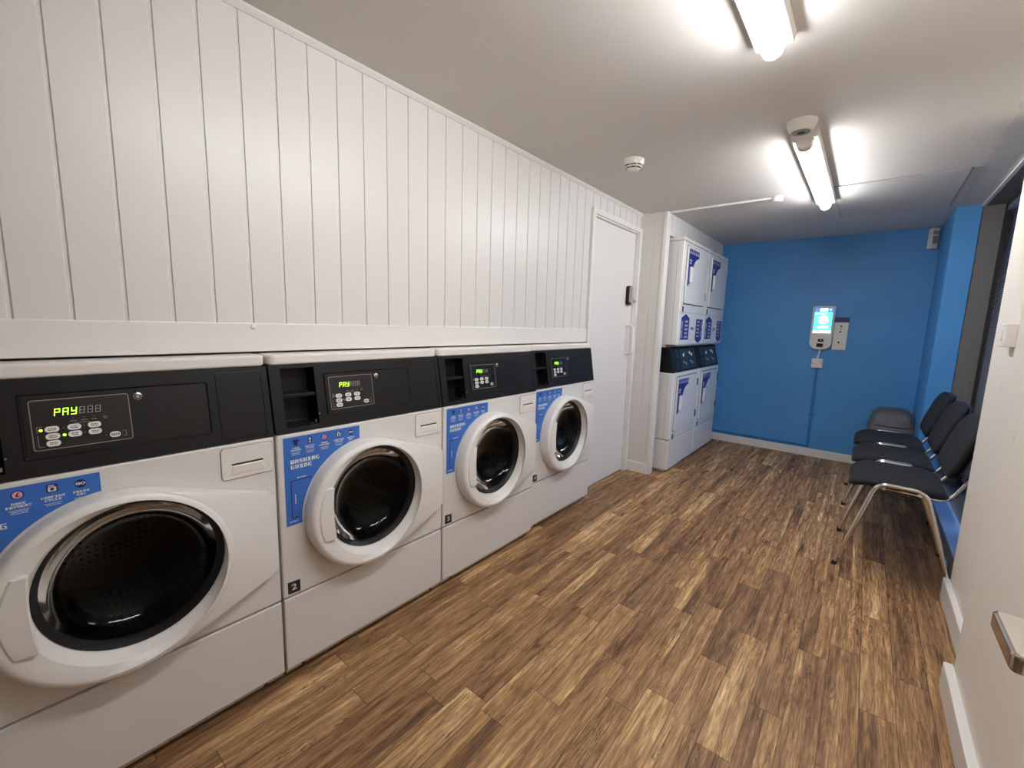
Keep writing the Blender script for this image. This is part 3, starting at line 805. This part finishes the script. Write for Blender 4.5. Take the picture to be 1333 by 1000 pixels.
for o, y, l in ((D1, 3.034, 'white stacked tumble dryer nearer the white door, left of the pair'), (D2, 3.720, 'white stacked tumble dryer against the blue back wall, right of the pair')):
    o.location = (0, y, 0); tag(o, l, 'tumble dryer', 'pair of stacked tumble dryers')

# ------------------------------------------------------------------ chairs
def pad(mb, outline, thick, fn, crown=.012, edge=.02, n=4):
    """cushion: outline (u,v) list; fn(u,v,w)->3d"""
    cu = sum(p[0] for p in outline)/len(outline); cv_ = sum(p[1] for p in outline)/len(outline)
    def ring(s, w): return [fn(cu+(p[0]-cu)*s, cv_+(p[1]-cv_)*s, w) for p in outline]
    e = edge/.22
    L = []
    for k in range(n+1):
        t = -PI/2+PI*k/n; L.append(ring(1-e+e*math.cos(t), thick/2+thick/2*math.sin(t)))
    for s in (.75, .5, .25, .02): L.append(ring(s*(1-e)+.0, thick+crown*(1-s*s)))
    L0 = [ring(s*(1-e), 0) for s in (.02, .25, .5, .75)]
    mb.loops(L0+L, True, True, True)

def make_chair():
    R = thing('waiting_chair', (0, 0, 0), '', '')
    X0 = 1.6
    for s in (-1, 1):
        y = s*.2515
        P = fillet([(1.385-X0, y, .012), (1.508-X0, y, .482), (1.690-X0, y, .482), (1.832-X0, y, .012)], .05, 7)
        f = MB().tube(P, .0105, 12).build('side_frame', M_CHROME, R, smooth=True, ang=60)
        MB().tube([(1.3815-X0, y, 0), (1.3875-X0, y, .02)], .0118, 12, True).build("rubber_foot", M_RUB, f, smooth=True); MB().tube([(1.8355-X0, y, 0), (1.830-X0, y, .02)], .0118, 12).build("rubber_foot", M_RUB, f, smooth=True)
        yy = s*.165
        P = fillet([(1.43-X0, yy, .452), (1.775-X0, yy, .432), (1.838-X0, yy, .56), (1.852-X0, yy, .66)], .05, 6)
        MB().tube(P, .0095, 10).build('back_support', M_CHROME, R, smooth=True, ang=60)
    for x in (1.535, 1.67): MB().tube([(x-X0, -.2515, .462), (x-X0, .2515, .462)], .009, 10).build('cross_bar', M_CHROME, R, smooth=True, ang=60)
    # seat: u along depth, v along width
    def seat(u, v, w):
        z = .445-2.3*max(0, -u-.09)**2-1.9*max(0, u-.08)**2+.010*(v/.23)**2
        return (u, v, z+w)
    o = [(a, b) for a, b in rrect(-.205, .175, -.232, .232, .07, 7)]
    m = MB(); pad(m, o, .040, seat, .004, .028, 6); m.build('seat', M_FAB, R, smooth=True, ang=80)
    def back(u, v, w):       # u across, v up, w towards the sitter (-x)
        return (.190+v*.27+.12*v*v-w-.30*u*u, u, .548+v)
    o = rrect(-.225, .225, 0, .29, .085, 8)
    m = MB(); pad(m, o, .032, back, .016, .022, 6); bo = m.build('backrest', M_FAB, R, smooth=True, ang=80)
    m = MB(); pad(m, o, .012, lambda u, v, w: back(u*.985, v, -w-.001), .006, .02, 4); m.build('back_shell', M_SHELL, bo, smooth=True, ang=80)
    return R
ch = make_chair(); chs = [ch, copy_tree(ch), copy_tree(ch)]
CLb = ['black upholstered chair on chrome legs, nearest of the three beside the white pier',
       'black upholstered chair on chrome legs, middle one of the row of three',
       'black upholstered chair on chrome legs, farthest of the three, next to the waste bin']
for o, y, l in zip(chs, (2.482, 3.015, 3.548), CLb):
    o.location = (1.6, y, 0); tag(o, l, 'chair', 'row of waiting chairs')

# ------------------------------------------------------------------ waste bin
R = thing('waste_bin', (1.625, 4.33, 0), 'black waste bin with grey swing lid in the far blue corner', 'bin')
def rr(w, d, z, r=.05): return [(a, b, z) for a, b in rrect(-w/2, w/2, -d/2, d/2, r, 6)]
MB().loops([rr(.25, .22, 0, .03), rr(.255, .225, .01), rr(.295, .27, .40), rr(.302, .278, .42)], True, True, True).build('bin_body', M_BIN, R, smooth=True, ang=40)
lid = MB().loops([rr(.318, .292, .418), rr(.318, .292, .438), rr(.300, .274, .45), rr(.285, .24, .50), rr(.255, .19, .56), rr(.20, .13, .592), rr(.13, .06, .602, .025)], True, True, True).build('bin_lid', M_BINL, R, smooth=True, ang=50)
MB().loops([[(a*1.0, -.1455+.055*(b), .455+.125*b) for a, b in rrect(-.115, .115, .02, .72, .08, 6)], [(a*.97, -.1495+.055*(b), .459+.125*b) for a, b in rrect(-.11, .11, .03, .7, .08, 6)]], True, True, True).build('swing_flap', M_BINL, lid, smooth=True, ang=40)

# ------------------------------------------------------------------ back wall devices
YW = YB
Fb = lambda d: (lambda u, v: (u, YW-d, v))
R = thing('payment_terminal', (0, 0, 0), 'white wall terminal with lit blue touch screen on the blue wall', 'payment terminal')
sh_ = [(.957, 1.462)]
def kiosk(ins=0):
    o = []
    a0, a1, zt, zb = .953+ins, 1.130-ins, 1.472-ins, 1.062+ins; r = .065-ins
    for k in range(5): t = PI/2*k/4; o.append((a1-.014+.014*math.cos(t), zt-.014+.014*math.sin(t)))
    for k in range(5): t = PI/2+PI/2*k/4; o.append((a0+.014+.014*math.cos(t), zt-.014+.014*math.sin(t)))
    for k in range(9): t = PI+PI/2*k/8; o.append((a0+r+r*math.cos(t), zb+r+r*math.sin(t)))
    for k in range(9): t = PI*1.5+PI/2*k/8; o.append((a1-r+r*math.cos(t), zb+r+r*math.sin(t)))
    return o
MB().prism(kiosk(), 'y', YW-.036, YW).build('terminal_body', M_WPL, R, .005)
MB().prism(rrect(.968, 1.115, 1.214, 1.456, .004), 'y', YW-.0375, YW-.035).build('screen_frame', M_GRPL, R)
S = MB().prism([(.972, 1.218), (1.111, 1.218), (1.111, 1.413), (.972, 1.413)], 'y', YW-.0385, YW-.037).build('touch_screen', M_SCR, R)
MB().prism([(.972, 1.413), (1.111, 1.413), (1.111, 1.452), (.972, 1.452)], 'y', YW-.0385, YW-.037).build('screen_header', M_SCRB, S)
m = MB(); m.prism(rrect(1.012, 1.072, 1.424, 1.448, .003), 'y', YW-.0392, YW-.0384); m.prism(circ(1.045, 1.343, .040, 32), 'y', YW-.0392, YW-.0384)
m.prism([(.972, 1.218), (1.111, 1.218), (1.111, 1.240), (.972, 1.240)], 'y', YW-.0392, YW-.0384)
bars(m, Fb(.0392), 1.022, 1.402, .09, 1, .01, .011); bars(m, Fb(.0392), 1.045, 1.282, .085, 2, .013, .009); m.text('>', Fb(.0392), .018, 1.094, 1.436, .04)
m.build('screen_content', M_SCRW, S)
m = MB(); m.text('START', Fb(.0396), .011, 1.045, 1.344, .03, 1, width=.05); m.build('screen_lettering', M_NAVY2, S)
MB().prism(rrect(1.003, 1.017, 1.223, 1.236, .002), 'y', YW-.0398, YW-.0391).build('screen_icon', M_NAVY2, S)
MB().prism(rrect(1.022, 1.066, 1.134, 1.162, .004), 'y', YW-.0385, YW-.035).build('card_slot', M_BLACK2, R)
m = MB(); bars(m, Fb(.0388), 1.046, 1.15, .018, 1, .01, .006); m.build('slot_print', M_LINE, R)
MB().prism(rrect(1.014, 1.066, 1.084, 1.118, .004), 'y', YW-.0385, YW-.035).build('scanner_window', M_BLACK2, R)
R = thing('wall_plate', (0, 0, 0), 'pale metal plate with four holes and a navy top strip, right of the terminal', 'metal plate')
MB().box(1.134, 1.240, YW-.012, YW, 1.064, 1.368).build('plate', M_WPL, R, .002)
MB().box(1.133, 1.241, YW-.0135, YW-.011, 1.322, 1.369).build('top_strip', M_NAVY, R, .001)
for x, z, r in ((1.187, 1.285, .008), (1.186, 1.262, .005), (1.184, 1.235, .008), (1.181, 1.135, .009)): MB().prism(circ(x, z, r, 14), 'y', YW-.0128, YW-.0115).build('plate_hole', M_DARKP, R)
R = thing('junction_box', (0, 0, 0), 'small white square outlet box on the blue wall under the terminal', 'outlet box')
MB().box(.992, 1.081, YW-.03, YW, .882, .972).build('box_body', M_WPL, R, .004)
MB().box(1.012, 1.061, YW-.032, YW-.029, .902, .952).build('cover_plate', M_WPL, R, .002)
for x in (1.004, 1.069): MB().prism(circ(x, .927, .004, 10), 'y', YW-.0315, YW-.0295).build('screw', M_DARKP, R)
o = MB().tube(fillet([(1.047, YW-.018, 1.066), (1.045, YW-.02, 1.03), (1.036, YW-.018, .972)], .02), .0075).tube([(1.0385, YW-.018, .995), (1.036, YW-.018, .971)], .011).build('power_cable', M_WPL, smooth=True)
tag(o, 'short white cable between the terminal and the outlet box', 'cable')
R = thing('wall_conduit', (0, 0, 0), 'blue painted conduit running down the back wall and along the baseboard', 'conduit')
MB().box(1.028, 1.050, YW-.014, YW, .096, .884).build('vertical_duct', M_BLUEC, R, .003)
MB().box(XS+.01, 1.050, YW-.013, YW, .094, .114).build('horizontal_duct', M_BLUEC, R, .003)
MB().box(1.012, 1.066, YW-.016, YW, .41, .424).build('duct_clip', M_BLUEC, R, .003)
R = thing('motion_detector', (1.722, YW-.022, 2.025), 'small white motion detector high in the far right corner', 'motion detector', rz=.5)
MB().prism(rrect(-.028, .028, -.085, .085, .012), 'y', -.022, .022).build('detector_body', M_WPL, R, .006)
MB().prism(rrect(-.02, .02, -.045, .02, .006), 'y', -.027, -.02).build('detector_lens', M_GRPL, R, .003)
MB().prism(rrect(-.02, .02, .03, .06, .004), 'y', -.025, -.02).build('detector_vent', M_GRPL, R, .002)

# light switch on the pier
R = thing('light_switch', (1.813, 1.885, 1.233), 'white surface switch box on the white pier by the window', 'light switch')
MB().box(-.031, 0, -.045, .045, -.043, .043).build('switch_box', M_WPL, R, .003)
MB().box(-.035, -.03, -.012, .012, -.02, .02).build('rocker', M_WPL, R, .002)

# ------------------------------------------------------------------ ceiling devices
def light(y0, y1, label):
    R = thing('tube_light', (1.072, (y0+y1)/2, H), label, 'ceiling light', 'fluorescent tube lights on the ceiling')
    h = (y1-y0)/2
    MB().prism([(-.054, 0), (.054, 0), (.051, -.033), (-.051, -.033)], 'y', -h, h).build('batten', M_WPL, R, .002)
    pr = [(.029*math.cos(t), -.048+.027*math.sin(t)*1.0) for t in [PI*1.0+PI*k/12 for k in range(13)]]
    MB().prism(pr+[(.029, -.0335), (-.029, -.0335)], 'y', -h+.055, h-.018).build('lit_diffuser', M_TUBE, R, smooth=True, ang=50)
    for s in (-1,):
        y = s*(h-.03); pr2 = [(x*1.08, z*1.02) for x, z in pr]+[(.0315, -.028), (-.0315, -.028)]
        MB().prism(pr2, 'y', y-.028, y+.028).build('end_cap', M_WPL, R, .003)
    return R
light(-.17, 1.075, 'lit fluorescent tube light on the ceiling near the camera, cut by the photo top')
light(1.872, 3.16, 'lit fluorescent tube light on the ceiling beside the round sensor and access panel')
R = thing('ceiling_sensor', (1.071, 1.768, H), 'round white sensor on the ceiling at the end of the far tube light', 'sensor')
MB().lathe([(0, .058), (-.012, .057), (-.04, .044), (-.043, .041)], (0, 0), 'z', 32, True).build('sensor_body', M_WPL, R, smooth=True, ang=35)
MB().lathe([(-.0425, .036), (-.046, .033), (-.0465, .022)], (0, 0), 'z', 32, True).build('sensor_ring', M_GRPL, R, smooth=True, ang=30)
MB().lathe([(-.046, .018), (-.048, .010)], (0, 0), 'z', 24, True).build('sensor_lens', M_RUB, R, smooth=True)
R = thing('smoke_detector', (.305, 1.775, H), 'round white smoke detector with dark vents on the ceiling', 'smoke detector')
MB().lathe([(0, .055), (-.018, .054), (-.03, .05)], (0, 0), 'z', 36, True).build('detector_base', M_WPL, R, smooth=True, ang=35)
MB().lathe([(-.03, .046), (-.0365, .044), (-.0365, .047), (-.0415, .044), (-.0415, .038), (-.047, .036), (-.047, .038), (-.054, .03), (-.059, .015), (-.06, .002)], (0, 0), 'z', 36, True).build('detector_head', M_WPL, R, smooth=True, ang=30)
m = MB()
for k in range(8):
    t0 = 2*PI*k/8+.06
    for zz, r in ((-.0395+.006, .0475), (-.0445, .0405)):
        l = [(r*math.cos(t0+.66*q/6), r*math.sin(t0+.66*q/6)) for q in range(7)]
        m.loops([[(a, b, zz+.002) for a, b in l], [(a*1.0, b*1.0, zz-.003) for a, b in l]], False)
m.build('detector_vent', M_DARKP, R)
R = thing('access_panel', (1.425, 3.315, H), 'flush square access panel in the ceiling above the chairs', 'access panel')
MB().box(-.298, .298, -.435, .435, -.006, 0).build('hatch', mat('panel_paint', srgb(207, 204, 201), .6), R, .001)
m = MB()
for a in ((-.302, -.298, -.44, .44), (.298, .302, -.44, .44), (-.302, .302, -.44, -.436), (-.302, .302, .436, .44)): m.box(*a, -.0055, 0)
m.build('frame_gap', M_GREYP, R)
for y in (-.10, .19): MB().lathe([(-.006, .009), (-.0085, .007)], (-.26, y), 'z', 14, True).build('panel_fastener', M_STEEL, R)
R = thing('ceiling_conduit', (0, 0, 0), 'thin white conduit crossing the ceiling from the dryers to a round box', 'conduit')
MB().box(XS, .792, 2.918, 2.942, H-.014, H).build('duct', M_TRIM, R, .003)
MB().lathe([(H, .033), (H-.03, .031), (H-.034, .027)], (.818, 2.930), 'z', 28, True).build('round_box', M_TRIM, R, smooth=True, ang=35)

# ------------------------------------------------------------------ world + view
wd = bpy.data.worlds.new('world'); SC.world = wd; wd.use_nodes = True
bg = wd.node_tree.nodes['Background']; bg.inputs[0].default_value = (.42, .60, 1, 1); bg.inputs[1].default_value = 2.2
vs = SC.view_settings
SC.display_settings.display_device = 'sRGB'
vs.view_transform = 'Standard'; vs.look = 'None'; vs.gamma = 1; vs.exposure = 1.78; vs.use_curve_mapping = False
SC.cycles.use_denoising = True
SC.cycles.max_bounces = 10; SC.cycles.diffuse_bounces = 6; SC.cycles.transparent_max_bounces = 12
SC.cycles.sample_clamp_indirect = 8
